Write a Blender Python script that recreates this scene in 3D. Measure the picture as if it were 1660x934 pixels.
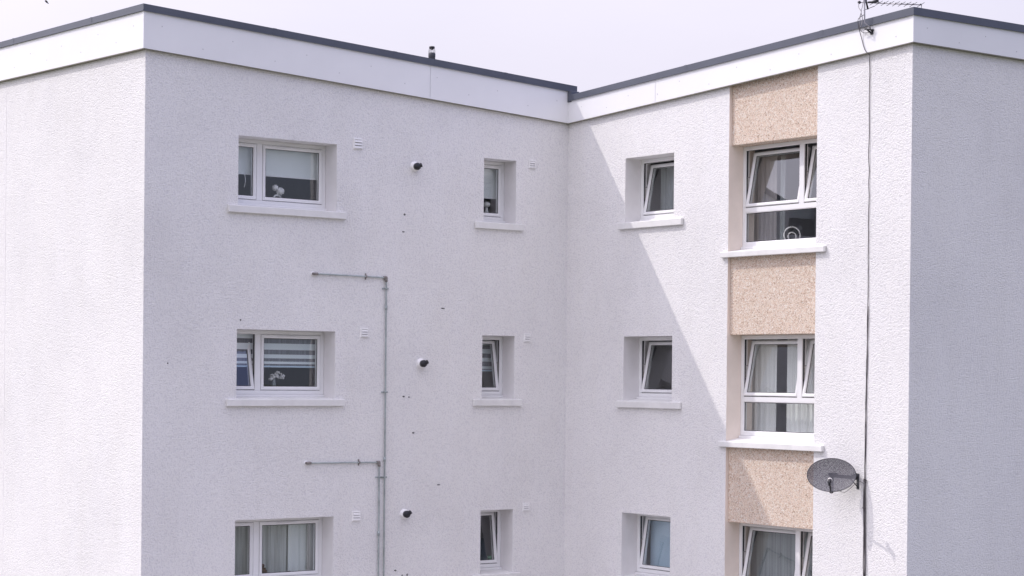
import bpy, bmesh, math, random
from mathutils import Vector, Matrix
random.seed(7)
S = bpy.context.scene
for o in list(bpy.data.objects): bpy.data.objects.remove(o)
G = 6.9                      # height of the survey datum above the ground
C1 = -7.217                  # left outer corner (y), inner corner is x=0,y=0
C3 = 6.955                   # right outer corner (x)

# ------------------------------------------------------------------ camera
cd = bpy.data.cameras.new('camera'); cam = bpy.data.objects.new('camera', cd)
S.collection.objects.link(cam); S.camera = cam
yaw, pit, rol = -0.921, -0.0071, 0.0100
fw = Vector((math.sin(yaw)*math.cos(pit), math.cos(yaw)*math.cos(pit), math.sin(pit)))
rt = Vector((math.cos(yaw), -math.sin(yaw), 0)); up = rt.cross(fw)
R_ = rt*math.cos(rol)+up*math.sin(rol); U_ = -rt*math.sin(rol)+up*math.cos(rol)
M = Matrix(((R_.x, U_.x, -fw.x), (R_.y, U_.y, -fw.y), (R_.z, U_.z, -fw.z))).to_4x4()
M.translation = (24.0957, -19.3586, -0.1434+G)
cam.matrix_world = M
cd.sensor_width = 36; cd.lens = 3235/1660*36; cd.shift_y = (634.28-467)/1660
cd.clip_start = .5; cd.clip_end = 3000

# ------------------------------------------------------------------ world
w = bpy.data.worlds.new("World"); S.world = w; w.use_nodes = True
nt = w.node_tree; N = nt.nodes; L = nt.links; N.clear()
SUN = Vector((-1.08, -1.0, 1.65)).normalized()      # direction to the sun
el = math.asin(SUN.z); az = math.atan2(SUN.x, SUN.y)
out = N.new('ShaderNodeOutputWorld'); bg = N.new('ShaderNodeBackground'); bg.inputs[1].default_value = .1
sky = N.new('ShaderNodeTexSky'); sky.sky_type = 'NISHITA'; sky.sun_disc = False
sky.sun_elevation = el; sky.sun_rotation = az; sky.dust_density = 2.0
tc = N.new('ShaderNodeTexCoord')
# thin bright cloud veil, thickest towards the sun
nz = N.new('ShaderNodeTexNoise'); nz.inputs['Scale'].default_value = 2.2; nz.inputs['Detail'].default_value = 7; nz.inputs['Roughness'].default_value = .55
mp = N.new('ShaderNodeMapping'); mp.inputs['Scale'].default_value = (1, 1, 3.2)
L.new(tc.outputs['Generated'], mp.inputs[0]); L.new(mp.outputs[0], nz.inputs[0])
dt = N.new('ShaderNodeVectorMath'); dt.operation = 'DOT_PRODUCT'; dt.inputs[1].default_value = (-.55, -.62, .35)
L.new(tc.outputs['Generated'], dt.inputs[0])
mr = N.new('ShaderNodeMapRange'); mr.inputs[1].default_value = -.85; mr.inputs[2].default_value = .0; mr.inputs[3].default_value = .0; mr.inputs[4].default_value = 1.0
L.new(dt.outputs['Value'], mr.inputs[0])
nr = N.new('ShaderNodeMapRange'); nr.inputs[1].default_value = .35; nr.inputs[2].default_value = .62; nr.inputs[3].default_value = .90; nr.inputs[4].default_value = 1.0
L.new(nz.outputs[0], nr.inputs[0])
ml = N.new('ShaderNodeMath'); ml.operation = 'MULTIPLY'; L.new(mr.outputs[0], ml.inputs[0]); L.new(nr.outputs[0], ml.inputs[1])
mx = N.new('ShaderNodeMix'); mx.data_type = 'RGBA'; # hazy blue away from the sun, white veil elsewhere, brighter round the sun
hz = N.new('ShaderNodeMix'); hz.data_type = 'RGBA'; hz.inputs[0].default_value = .9; L.new(sky.outputs[0], hz.inputs[6]); hr = N.new('ShaderNodeValToRGB'); hr.color_ramp.elements[0].position = .08; hr.color_ramp.elements[1].position = .45     # dull haze at the horizon, blue above
hr.color_ramp.elements[0].color = (.34, .37, .47, 1); hr.color_ramp.elements[1].color = (.20, .33, 1.05, 1)
hs = N.new('ShaderNodeSeparateXYZ'); L.new(tc.outputs['Generated'], hs.inputs[0]); L.new(hs.outputs['Z'], hr.inputs[0])
hm = N.new('ShaderNodeVectorMath'); hm.operation = 'SCALE'; hm.inputs['Scale'].default_value = 10.0; L.new(hr.outputs[0], hm.inputs[0]); L.new(hm.outputs[0], hz.inputs[7])
ds = N.new('ShaderNodeVectorMath'); ds.operation = 'DOT_PRODUCT'; ds.inputs[1].default_value = SUN; L.new(tc.outputs['Generated'], ds.inputs[0])
gl = N.new('ShaderNodeMapRange'); gl.interpolation_type = 'SMOOTHSTEP'; gl.inputs[1].default_value = .25; gl.inputs[2].default_value = 1.0; gl.inputs[3].default_value = 1.0; gl.inputs[4].default_value = 1.8; L.new(ds.outputs['Value'], gl.inputs[0])
vl = N.new('ShaderNodeVectorMath'); vl.operation = 'SCALE'; vl.inputs[0].default_value = (7.85, 7.52, 8.65); sz = N.new('ShaderNodeSeparateXYZ'); L.new(tc.outputs['Generated'], sz.inputs[0])      # the veil is brighter overhead than at the horizon
zb = N.new('ShaderNodeMapRange'); zb.inputs[1].default_value = .05; zb.inputs[2].default_value = .9; zb.inputs[3].default_value = 1.0; zb.inputs[4].default_value = 1.7; L.new(sz.outputs['Z'], zb.inputs[0])
gz = N.new('ShaderNodeMath'); gz.operation = 'MULTIPLY'; L.new(gl.outputs[0], gz.inputs[0]); L.new(zb.outputs[0], gz.inputs[1]); L.new(gz.outputs[0], vl.inputs['Scale'])
L.new(ml.outputs[0], mx.inputs[0]); L.new(hz.outputs[2], mx.inputs[6]); L.new(vl.outputs[0], mx.inputs[7])
L.new(mx.outputs[2], bg.inputs[0]); L.new(bg.outputs[0], out.inputs[0])

# ------------------------------------------------------------------ sun
ld = bpy.data.lights.new('sun', 'SUN'); ld.energy = 2.0; ld.angle = math.radians(.53); ld.color = (1, .935, .885)
sl = bpy.data.objects.new('sun', ld); S.collection.objects.link(sl)
sl.rotation_euler = SUN.to_track_quat('Z', 'Y').to_euler(); sl.location = (-20, -20, 40)
S.view_settings.view_transform = 'Standard'; S.view_settings.look = 'None'
S.view_settings.exposure = 0.09; S.view_settings.gamma = 1

# ------------------------------------------------------------------ materials
def mat(name, col, rough=.6, metal=0, spec=.5):
    m = bpy.data.materials.new(name); m.use_nodes = True
    b = m.node_tree.nodes['Principled BSDF']
    b.inputs['Base Color'].default_value = (*col, 1); b.inputs['Roughness'].default_value = rough
    b.inputs['Metallic'].default_value = metal; b.inputs['Specular IOR Level'].default_value = spec
    return m
def nd(m, t, **k):
    n = m.node_tree.nodes.new(t)
    for a, v in k.items():
        if a[0] == '_': setattr(n, a[1:], v)
        else: n.inputs[a.replace('_', ' ')].default_value = v
    return n
def bsdf(m): return m.node_tree.nodes['Principled BSDF']
def pos(m):
    g = nd(m, 'ShaderNodeNewGeometry'); return g.outputs['Position']
def ramp(m, fac, stops):
    r = nd(m, 'ShaderNodeValToRGB'); e = r.color_ramp.elements
    while len(e) < len(stops): e.new(.5)
    for i, (p, c) in enumerate(stops): e[i].position = p; e[i].color = (*c, 1)
    m.node_tree.links.new(fac, r.inputs[0]); return r.outputs[0]
def mottled(name, col, rough=.5, amt=.06, scale=3.0, bump=0, bscale=60, spec=.5, metal=0, stretch=(1, 1, 1)):
    """a surface whose colour wanders a little, with optional fine relief"""
    m = mat(name, col, rough, metal, spec); l = m.node_tree.links
    mpn = nd(m, 'ShaderNodeMapping'); mpn.inputs['Scale'].default_value = stretch; l.new(pos(m), mpn.inputs[0])
    n = nd(m, 'ShaderNodeTexNoise', Scale=scale, Detail=6.0, Roughness=.6); l.new(mpn.outputs[0], n.inputs['Vector'])
    lo = tuple(c*(1-amt*1.6) for c in col); hi = tuple(min(1, c*(1+amt)) for c in col)
    l.new(ramp(m, n.outputs[0], [(.3, lo), (.7, hi)]), bsdf(m).inputs['Base Color'])
    if bump:
        n2 = nd(m, 'ShaderNodeTexNoise', Scale=bscale, Detail=3.0); l.new(pos(m), n2.inputs['Vector'])
        bp = nd(m, 'ShaderNodeBump', Strength=.6, Distance=bump); l.new(n2.outputs[0], bp.inputs['Height'])
        l.new(bp.outputs[0], bsdf(m).inputs['Normal'])
    return m

def roughcast():
    m = mat('white_roughcast', (.8, .79, .79), .9, 0, .25); l = m.node_tree.links
    P = pos(m)
    # worm-like wet-dash relief: warped noise + stone lumps
    n1 = nd(m, 'ShaderNodeTexNoise', Scale=37.0, Detail=3.0, Roughness=.62, Distortion=1.3); l.new(P, n1.inputs['Vector'])
    v1 = nd(m, 'ShaderNodeTexVoronoi', Scale=60.0); v1.feature = 'SMOOTH_F1'; l.new(P, v1.inputs['Vector'])
    a = nd(m, 'ShaderNodeMath', _operation='MULTIPLY_ADD'); l.new(v1.outputs['Distance'], a.inputs[0]); a.inputs[1].default_value = -.7; l.new(n1.outputs[0], a.inputs[2])
    bp = nd(m, 'ShaderNodeBump', Strength=1.0, Distance=.0095); l.new(a.outputs[0], bp.inputs['Height'])
    l.new(bp.outputs[0], bsdf(m).inputs['Normal'])
    # broad weathering and trowel patches; relief shade painted darker into the pits
    n2 = nd(m, 'ShaderNodeTexNoise', Scale=.55, Detail=7.0, Roughness=.65); l.new(P, n2.inputs['Vector'])
    c = ramp(m, n2.outputs[0], [(.28, (.775, .765, .77)), (.5, (.835, .825, .828)), (.72, (.87, .86, .86))])
    mpn = nd(m, 'ShaderNodeMapping'); mpn.inputs['Scale'].default_value = (1.3, 1.3, .22); l.new(P, mpn.inputs[0])
    n3 = nd(m, 'ShaderNodeTexNoise', Scale=2.0, Detail=5.0, Roughness=.7); l.new(mpn.outputs[0], n3.inputs['Vector'])
    c3 = ramp(m, n3.outputs[0], [(.36, (.982, .98, .972)), (.6, (1, 1, 1))])
    pit = ramp(m, a.outputs[0], [(.0, (.88, .88, .90)), (.22, (1, 1, 1))])
    q = nd(m, 'ShaderNodeMix', _data_type='RGBA', _blend_type='MULTIPLY'); q.inputs[0].default_value = 1; l.new(c, q.inputs[6]); l.new(c3, q.inputs[7])
    q2 = nd(m, 'ShaderNodeMix', _data_type='RGBA', _blend_type='MULTIPLY'); q2.inputs[0].default_value = 1; l.new(q.outputs[2], q2.inputs[6]); l.new(pit, q2.inputs[7])
    l.new(q2.outputs[2], bsdf(m).inputs['Base Color'])
    return m
def pebbledash():
    m = mat('tan_pebbledash', (.6, .45, .36), .75, 0, .4); l = m.node_tree.links; P = pos(m)
    wn = nd(m, 'ShaderNodeTexNoise', Scale=30.0, Detail=2.0); l.new(P, wn.inputs['Vector'])
    ad = nd(m, 'ShaderNodeVectorMath', _operation='MULTIPLY_ADD'); l.new(wn.outputs['Color'], ad.inputs[0]); ad.inputs[1].default_value = (.03, .03, .03); l.new(P, ad.inputs[2])
    v = nd(m, 'ShaderNodeTexVoronoi', Scale=82.0); l.new(ad.outputs[0], v.inputs['Vector'])
    sp = nd(m, 'ShaderNodeSeparateColor'); l.new(v.outputs['Color'], sp.inputs[0])
    c = ramp(m, sp.outputs[0], [(0, (.40, .27, .18)), (.08, (.66, .49, .39)), (.3, (.80, .645, .53)), (.65, (.85, .725, .61)), (.9, (.90, .84, .78))])
    ed = ramp(m, v.outputs['Distance'], [(.35, (1, 1, 1)), (.75, (.78, .74, .70))])
    q = nd(m, 'ShaderNodeMix', _data_type='RGBA', _blend_type='MULTIPLY'); q.inputs[0].default_value = 1; l.new(c, q.inputs[6]); l.new(ed, q.inputs[7])
    l.new(q.outputs[2], bsdf(m).inputs['Base Color'])
    iv = nd(m, 'ShaderNodeMath', _operation='MULTIPLY'); iv.inputs[1].default_value = -1; l.new(v.outputs['Distance'], iv.inputs[0])
    bp = nd(m, 'ShaderNodeBump', Strength=1.0, Distance=.009); l.new(iv.outputs[0], bp.inputs['Height']); l.new(bp.outputs[0], bsdf(m).inputs['Normal'])
    return m
def glass():
    m = bpy.data.materials.new('window_glass'); m.use_nodes = True; t = m.node_tree; t.nodes.clear()
    o = t.nodes.new('ShaderNodeOutputMaterial'); x = t.nodes.new('ShaderNodeMixShader'); f = t.nodes.new('ShaderNodeFresnel'); f.inputs[0].default_value = 1.5
    tr = t.nodes.new('ShaderNodeBsdfTransparent'); tr.inputs[0].default_value = (.965, .98, .98, 1)
    g = t.nodes.new('ShaderNodeBsdfGlossy'); g.inputs['Roughness'].default_value = .0; g.inputs[0].default_value = (.95, .97, 1, 1)
    n = t.nodes.new('ShaderNodeTexNoise'); n.inputs['Scale'].default_value = 1.4; gg = t.nodes.new('ShaderNodeNewGeometry')
    b = t.nodes.new('ShaderNodeBump'); b.inputs['Strength'].default_value = .25; b.inputs['Distance'].default_value = .004
    t.links.new(gg.outputs['Position'], n.inputs['Vector']); t.links.new(n.outputs[0], b.inputs['Height']); t.links.new(b.outputs[0], g.inputs['Normal'])
    a = t.nodes.new('ShaderNodeMath'); a.operation = 'SUBTRACT'; a.inputs[0].default_value = 2.6; a.use_clamp = False     # sealed double glazing: about two panes' reflection, none from inside the unit
    k = t.nodes.new('ShaderNodeMath'); k.operation = 'MULTIPLY'; k.inputs[1].default_value = 2.6; t.links.new(gg.outputs['Backfacing'], k.inputs[0]); t.links.new(k.outputs[0], a.inputs[1])
    z = t.nodes.new('ShaderNodeMath'); z.operation = 'MULTIPLY'; z.use_clamp = True; t.links.new(f.outputs[0], z.inputs[0]); t.links.new(a.outputs[0], z.inputs[1])
    t.links.new(z.outputs[0], x.inputs[0]); t.links.new(tr.outputs[0], x.inputs[1]); t.links.new(g.outputs[0], x.inputs[2]); t.links.new(x.outputs[0], o.inputs[0])
    return m
def sheer(name, col, opac, fold=14):
    m = bpy.data.materials.new(name); m.use_nodes = True; t = m.node_tree; t.nodes.clear()
    o = t.nodes.new('ShaderNodeOutputMaterial'); x = t.nodes.new('ShaderNodeMixShader'); y = t.nodes.new('ShaderNodeMixShader')
    d = t.nodes.new('ShaderNodeBsdfDiffuse'); d.inputs[0].default_value = (*col, 1); s = t.nodes.new('ShaderNodeBsdfTranslucent'); s.inputs[0].default_value = (*col, 1)
    tr = t.nodes.new('ShaderNodeBsdfTransparent'); y.inputs[0].default_value = .1; x.inputs[0].default_value = opac
    gg = t.nodes.new('ShaderNodeNewGeometry'); mm = t.nodes.new('ShaderNodeMapping'); mm.inputs['Scale'].default_value = (fold, fold, .4)
    n = t.nodes.new('ShaderNodeTexNoise'); n.inputs['Scale'].default_value = 2.0; n.inputs['Detail'].default_value = 3
    r = t.nodes.new('ShaderNodeMapRange'); r.inputs[1].default_value = .3; r.inputs[2].default_value = .7; r.inputs[3].default_value = max(0, opac-.18); r.inputs[4].default_value = min(1, opac+.15)
    t.links.new(gg.outputs['Position'], mm.inputs[0]); t.links.new(mm.outputs[0], n.inputs['Vector']); t.links.new(n.outputs[0], r.inputs[0]); t.links.new(r.outputs[0], x.inputs[0])
    t.links.new(d.outputs[0], y.inputs[1]); t.links.new(s.outputs[0], y.inputs[2]); t.links.new(tr.outputs[0], x.inputs[1]); t.links.new(y.outputs[0], x.inputs[2]); t.links.new(x.outputs[0], o.inputs[0])
    return m
def mesh_dish():
    m = mottled('perforated_grey_steel', (.085, .083, .10), .5, .1, 6)
    t = m.node_tree; l = t.links; o = [n for n in t.nodes if n.type == 'OUTPUT_MATERIAL'][0]
    v = nd(m, 'ShaderNodeTexVoronoi', Scale=260.0); v.inputs['Randomness'].default_value = .55
    tcn = nd(m, 'ShaderNodeTexCoord'); l.new(tcn.outputs['Object'], v.inputs['Vector'])
    r = nd(m, 'ShaderNodeMath', _operation='LESS_THAN'); r.inputs[1].default_value = .33; l.new(v.outputs['Distance'], r.inputs[0])
    tr = nd(m, 'ShaderNodeBsdfTransparent'); x = nd(m, 'ShaderNodeMixShader')
    l.new(r.outputs[0], x.inputs[0]); l.new(bsdf(m).outputs[0], x.inputs[1]); l.new(tr.outputs[0], x.inputs[2]); l.new(x.outputs[0], o.inputs[0])
    return m

ROUGH = roughcast(); DASH = pebbledash(); GLASS = glass()
RENDER = mottled('smooth_white_render', (.80, .785, .79), .8, .04, 2.5, .002, 90)
CREAM = mottled('smooth_cream_render', (.86, .765, .69), .8, .05, 2.0, .002, 90)
UPVC = mottled('white_window_plastic', (.82, .82, .83), .28, .015, 4)
SILL = mottled('white_painted_sill', (.77, .765, .76), .6, .05, 5, .0015, 120)
FASC = mottled('white_fascia_board', (.84, .84, .86), .35, .02, 1.2)
TRIM = mottled('grey_coping_metal', (.095, .105, .135), .42, .08, 1.5, spec=.5)
SOFF = mottled('drab_soffit', (.24, .23, .19), .8, .1, 3)
SCREW = mat('zinc_screw', (.5, .5, .52), .5)
SEAL = mat('black_rubber_seal', (.015, .016, .02), .5)
BLACK = mottled('black_plastic', (.018, .018, .024), .4, .2, 9)
DGREY = mottled('dark_grey_plastic', (.06, .062, .075), .5, .15, 7)
GALV = mottled('galvanised_pipe', (.38, .43, .44), .45, .18, 8, spec=.6, metal=.25)
RUST = mottled('weathered_fitting', (.25, .23, .22), .7, .3, 30)
VENT = mottled('white_vent_plastic', (.86, .855, .86), .5, .04, 9)
ROOM = mottled('room_wall_paint', (.42, .42, .44), .9, .08, 1.5)
ROOFM = mottled('roof_felt', (.11, .11, .12), .9, .15, 3)
GRASS = mottled('grass', (.10, .105, .06), .95, .3, 2.2, .02, 40)
PAVE = mottled('pale_paving', (.34, .32, .30), .9, .12, 1.5, .004, 60)
BLIND = mottled('pale_blind_fabric', (.82, .85, .85), .9, .02, 2)
BLINDB = mottled('blue_grey_blind_fabric', (.56, .70, .82), .9, .03, 2)
ZLIGHT = mottled('blind_band_fabric', (.80, .86, .89), .9, .02, 2)
ZDARK = sheer('blind_sheer_band', (.28, .29, .32), .8)
CHINA = mottled('white_ceramic', (.8, .78, .76), .35, .04, 20)
GREENC = mottled('green_pot_glaze', (.10, .30, .16), .35, .1, 10)
BROWN = mottled('brown_ceramic', (.12, .06, .045), .5, .2, 12)
NET = sheer('white_net', (.95, .95, .93), .96)
NETG = sheer('grey_net', (.48, .52, .52), .62)
NETP = sheer('pale_net', (.80, .82, .81), .74)
TAUPE = mottled('taupe_curtain', (.42, .38, .37), .95, .08, 3)
WIRE = mottled('dark_cable_sheath', (.07, .06, .068), .6, .2, 20)
WIREG = mottled('grey_cable_sheath', (.22, .21, .22), .6, .2, 20)
ALU = mottled('dull_aluminium', (.32, .31, .33), .4, .15, 9, metal=.5)

# ------------------------------------------------------------------ mesh helpers
COL = S.collection
def tag(o, label=None, cat=None, group=None, kind=None):
    if label: o['label'] = label
    if cat: o['category'] = cat
    if group: o['group'] = group
    if kind: o['kind'] = kind
    return o
def empty(name, loc, label, cat, group=None):
    o = bpy.data.objects.new(name, None); o.empty_display_size = .1; COL.objects.link(o); o.location = loc
    return tag(o, label, cat, group)
class MB:
    def __init__(s): s.v = []; s.f = []; s.m = []; s.sm = []
    def add(s, vs, fs, mi=0, smooth=False):
        b = len(s.v); s.v += [tuple(v) for v in vs]
        for f in fs: s.f.append([b+i for i in f]); s.m.append(mi); s.sm.append(smooth)
    def hexa(s, p, mi=0):          # p: bottom ring 4, top ring 4
        s.add(p, [(0, 3, 2, 1), (4, 5, 6, 7), (0, 1, 5, 4), (1, 2, 6, 5), (2, 3, 7, 6), (3, 0, 4, 7)], mi)
    def build(s, name, mats, parent=None, bevel=0, segs=1, recalc=True):
        if not isinstance(mats, (list, tuple)): mats = [mats]
        me = bpy.data.meshes.new(name); o = bpy.data.objects.new(name, me)
        # origin at the base centre of the piece
        xs, ys, zs = zip(*s.v); c = Vector(((min(xs)+max(xs))/2, (min(ys)+max(ys))/2, min(zs)))
        me.from_pydata([tuple(Vector(v)-c) for v in s.v], [], s.f)
        for m in mats: me.materials.append(m)
        for p, mi, sm in zip(me.polygons, s.m, s.sm): p.material_index = mi; p.use_smooth = sm
        if recalc or bevel:
            bm = bmesh.new(); bm.from_mesh(me)
            bmesh.ops.remove_doubles(bm, verts=bm.verts, dist=1e-5)
            if recalc: bmesh.ops.recalc_face_normals(bm, faces=bm.faces)
            if bevel:
                ed = [e for e in bm.edges if len(e.link_faces) == 2 and e.calc_face_angle(0) > .6]
                bmesh.ops.bevel(bm, geom=ed, offset=bevel, segments=segs, affect='EDGES', clamp_overlap=True)
            bm.to_mesh(me); bm.free()
        me.update(); COL.objects.link(o)
        if parent:
            o.parent = parent
            po = parent; off = Vector((0, 0, 0))
            while po: off += po.location; po = po.parent
            o.location = c-off
        else: o.location = c
        return o
# wall bases: u along, v up, w outwards
BAS = {'left': lambda u, v, w: (u, C1-w, v+G), 'shade': lambda u, v, w: (w, u, v+G),
       'sunny': lambda u, v, w: (u, -w, v+G), 'right': lambda u, v, w: (C3+w, u, v+G)}
def box(mb, B, u0, u1, v0, v1, w0, w1, mi=0, T=None):
    q = [(u0, v0, w0), (u1, v0, w0), (u1, v0, w1), (u0, v0, w1), (u0, v1, w0), (u1, v1, w0), (u1, v1, w1), (u0, v1, w1)]
    if T: q = [T(*p) for p in q]
    mb.hexa([B(*p) for p in q], mi)
def ring(mb, B, u0, u1, v0, v1, prof, T=None, mi=0):
    """mitred rectangular frame; prof = closed list of (inset, w)"""
    vs = []; n = len(prof)
    for (i, w_) in prof:
        for p in ((u0+i, v0+i, w_), (u1-i, v0+i, w_), (u1-i, v1-i, w_), (u0+i, v1-i, w_)):
            if T: p = T(*p)
            vs.append(B(*p))
    fs = []
    for k in range(n):
        k2 = (k+1) % n
        for c in range(4):
            c2 = (c+1) % 4
            fs.append((k*4+c, k*4+c2, k2*4+c2, k2*4+c))
    mb.add(vs, fs, mi)
def tube(mb, pts, r, seg=8, mi=0, caps=True):
    pts = [Vector(p) for p in pts]; rings = []
    rr = r if isinstance(r, (list, tuple)) else [r]*len(pts)
    ref = None
    for i, p in enumerate(pts):
        d = (pts[min(i+1, len(pts)-1)]-pts[max(i-1, 0)]).normalized()
        if ref is None or abs(ref.dot(d)) > .95: ref = Vector((0, 0, 1)) if abs(d.z) < .9 else Vector((1, 0, 0))
        a = d.cross(ref).normalized(); b = d.cross(a); ref = -b if False else ref
        rings.append([p+(a*math.cos(t)+b*math.sin(t))*rr[i] for t in [2*math.pi*k/seg for k in range(seg)]])
    vs = [v for g in rings for v in g]; fs = []
    for i in range(len(rings)-1):
        for k in range(seg):
            k2 = (k+1) % seg; fs.append((i*seg+k, i*seg+k2, (i+1)*seg+k2, (i+1)*seg+k))
    mb.add(vs, fs, mi, True)
    if caps: mb.add(rings[0], [tuple(range(seg))], mi); mb.add(rings[-1], [tuple(range(seg))], mi)
def lathe(mb, c, axis, prof, seg=24, mi=0, sx=1, sy=1, X=None):
    """prof: list of (radius, distance along axis)"""
    axis = Vector(axis).normalized(); a = (Vector(X) if X else axis.orthogonal()).normalized(); a = (a-axis*a.dot(axis)).normalized(); b = axis.cross(a); c = Vector(c)
    vs = []; fs = []
    for (r, h) in prof:
        for k in range(seg):
            t = 2*math.pi*k/seg; vs.append(c+axis*h+a*(r*sx*math.cos(t))+b*(r*sy*math.sin(t)))
    for i in range(len(prof)-1):
        for k in range(seg):
            k2 = (k+1) % seg; fs.append((i*seg+k, i*seg+k2, (i+1)*seg+k2, (i+1)*seg+k))
    mb.add(vs, fs, mi, True)
def blob(mb, c, r, mi=0, seed=0, lump=.12, squash=1):
    bm = bmesh.new(); bmesh.ops.create_icosphere(bm, subdivisions=3, radius=1); rnd = random.Random(seed)
    ph = [rnd.uniform(0, 6) for _ in range(6)]
    vs = []
    for v in bm.verts:
        p = v.co; k = 1+lump*(math.sin(9*p.x+ph[0])*math.sin(8*p.y+ph[1])+math.sin(11*p.z+ph[2])*.6*math.sin(7*p.x+ph[3]))
        vs.append(Vector(c)+Vector((p.x*r*k, p.y*r*k, p.z*r*k*squash)))
    mb.add(vs, [[q.index for q in f.verts] for f in bm.faces], mi, True); bm.free()

# ------------------------------------------------------------------ ground
def sheet(name, mtl, x0, x1, y0, y1, z):
    mb = MB(); mb.add([(x0, y0, z), (x1, y0, z), (x1, y1, z), (x0, y1, z)], [(0, 1, 2, 3)])
    return tag(mb.build(name, mtl, recalc=False), kind='structure')
sheet('ground', GRASS, -900, 900, -900, 900, 0)
sheet('path', PAVE, -20, 40, C1-4.2, C1-2.4, .004)
sheet('pavement', PAVE, .0, C3+1.4, C1-2.4, 0, .008)

# ------------------------------------------------------------------ building shell
BLD = empty('apartment_block', (0, 0, 0), 'white roughcast block of flats with grey edged flat roof and tan pebbledash strip', 'building')
ROW = [0.0, -2.657, -5.285]
OPA = (-5.80, -4.21); OPB = (-1.617, -1.008); OPC = (1.365, 2.45); OPD = (3.60, 5.30)
HEAD = 3.135; SB = 2.175
DEP = .50
def faces_with_holes(mb, B, u0, u1, v0, v1, holes, w_=0., mi=0, vtop=None):
    us = sorted({u0, u1}|{h[i] for h in holes for i in (0, 1)}); vs = sorted({v0, v1}|{h[i] for h in holes for i in (2, 3)})
    us = [u for u in us if u0 <= u <= u1]; vs = [v for v in vs if v0 <= v <= v1]
    for a, b in zip(us, us[1:]):
        for c, d in zip(vs, vs[1:]):
            mu, mv = (a+b)/2, (c+d)/2
            if any(h[0] < mu < h[1] and h[2] < mv < h[3] for h in holes): continue
            tp = (d, d) if not (vtop and d == v1) else (vtop(a), vtop(b))
            mb.add([B(a, c, w_), B(b, c, w_), B(b, tp[1], w_), B(a, tp[0], w_)], [(0, 1, 2, 3)], mi)
def reveal(mb, B, h, d0, d1, mi, sides='lrtb'):
    a, b, c, d = h
    if 'l' in sides: mb.add([B(a, c, d0), B(a, d, d0), B(a, d, d1), B(a, c, d1)], [(0, 1, 2, 3)], mi)
    if 'r' in sides: mb.add([B(b, c, d0), B(b, d, d0), B(b, d, d1), B(b, c, d1)], [(0, 1, 2, 3)], mi)
    if 't' in sides: mb.add([B(a, d, d0), B(b, d, d0), B(b, d, d1), B(a, d, d1)], [(0, 1, 2, 3)], mi)
    if 'b' in sides: mb.add([B(a, c, d0), B(b, c, d0), B(b, c, d1), B(a, c, d1)], [(0, 1, 2, 3)], mi)
wall = MB(); X0 = -9.5; YB = 8.0
hsh = [(OPA[0], OPA[1], SB+r, HEAD+r) for r in ROW]+[(OPB[0], OPB[1], SB+r, HEAD+r) for r in ROW]
hsu = [(OPC[0], OPC[1], SB+r, HEAD+r) for r in ROW]
slot = (OPD[0], OPD[1], -G, 4.3)
faces_with_holes(wall, BAS['shade'], C1, 0, -G, 4.0, hsh, vtop=lambda u: 3.95-.05*u)
for h in hsh: reveal(wall, BAS['shade'], h, 0, -DEP, 1)
faces_with_holes(wall, BAS['sunny'], 0, C3, -G, 4.1, hsu+[slot], vtop=lambda u: 3.95+.052*u)
for h in hsu: reveal(wall, BAS['sunny'], h, 0, -DEP, 1)
reveal(wall, BAS['sunny'], slot, 0, -DEP, 2, 'lr')
wall.add([BAS['left'](X0, -G, 0), BAS['left'](0, -G, 0), BAS['left'](0, 4.31, 0), BAS['left'](X0, 4.5, 0)], [(0, 1, 2, 3)])
wall.add([BAS['right'](0, -G, 0), BAS['right'](YB, -G, 0), BAS['right'](YB, 4.3, 0), BAS['right'](0, 4.31, 0)], [(0, 1, 2, 3)])
# rear faces close the volume
for a, b in (((C3, YB), (X0, YB)), ((X0, YB), (X0, C1))):
    wall.add([(*a, 0), (*b, 0), (*b, 4.3+G), (*a, 4.3+G)], [(0, 1, 2, 3)])
WALL = wall.build('wall', [ROUGH, RENDER, CREAM], BLD, recalc=False)
# raised joint bead on the left wall
mb = MB(); box(mb, BAS['left'], -4.575, -4.567, -G, 4.25, -.01, .003); mb.build('expansion_joint', RENDER, BLD)
# pebbledash panels between the windows
for r0, r1 in ((4.25, HEAD), (1.60, HEAD+ROW[1]), (1.60+ROW[1], HEAD+ROW[2]), (1.60+ROW[2], -G)):
    mb = MB(); box(mb, BAS['sunny'], OPD[0]+.001, OPD[1]-.001, r1, r0, -.49, -.05); mb.build('pebbledash_panel', DASH, BLD, bevel=.006)

# roof deck
rf = MB()
rf.add([(X0, YB, 4.2+G), (X0, C1, 4.7+G), (0, C1, 4.60+G), (0, 0, 4.20+G), (0, YB, 4.15+G)], [(0, 1, 2, 3, 4)])
rf.add([(0, 0, 4.10+G), (C3, 0, 4.45+G), (C3, YB, 4.45+G), (0, YB, 4.10+G)], [(0, 1, 2, 3)])
ROOF = rf.build('roof', ROOFM, BLD, recalc=False)

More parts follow.
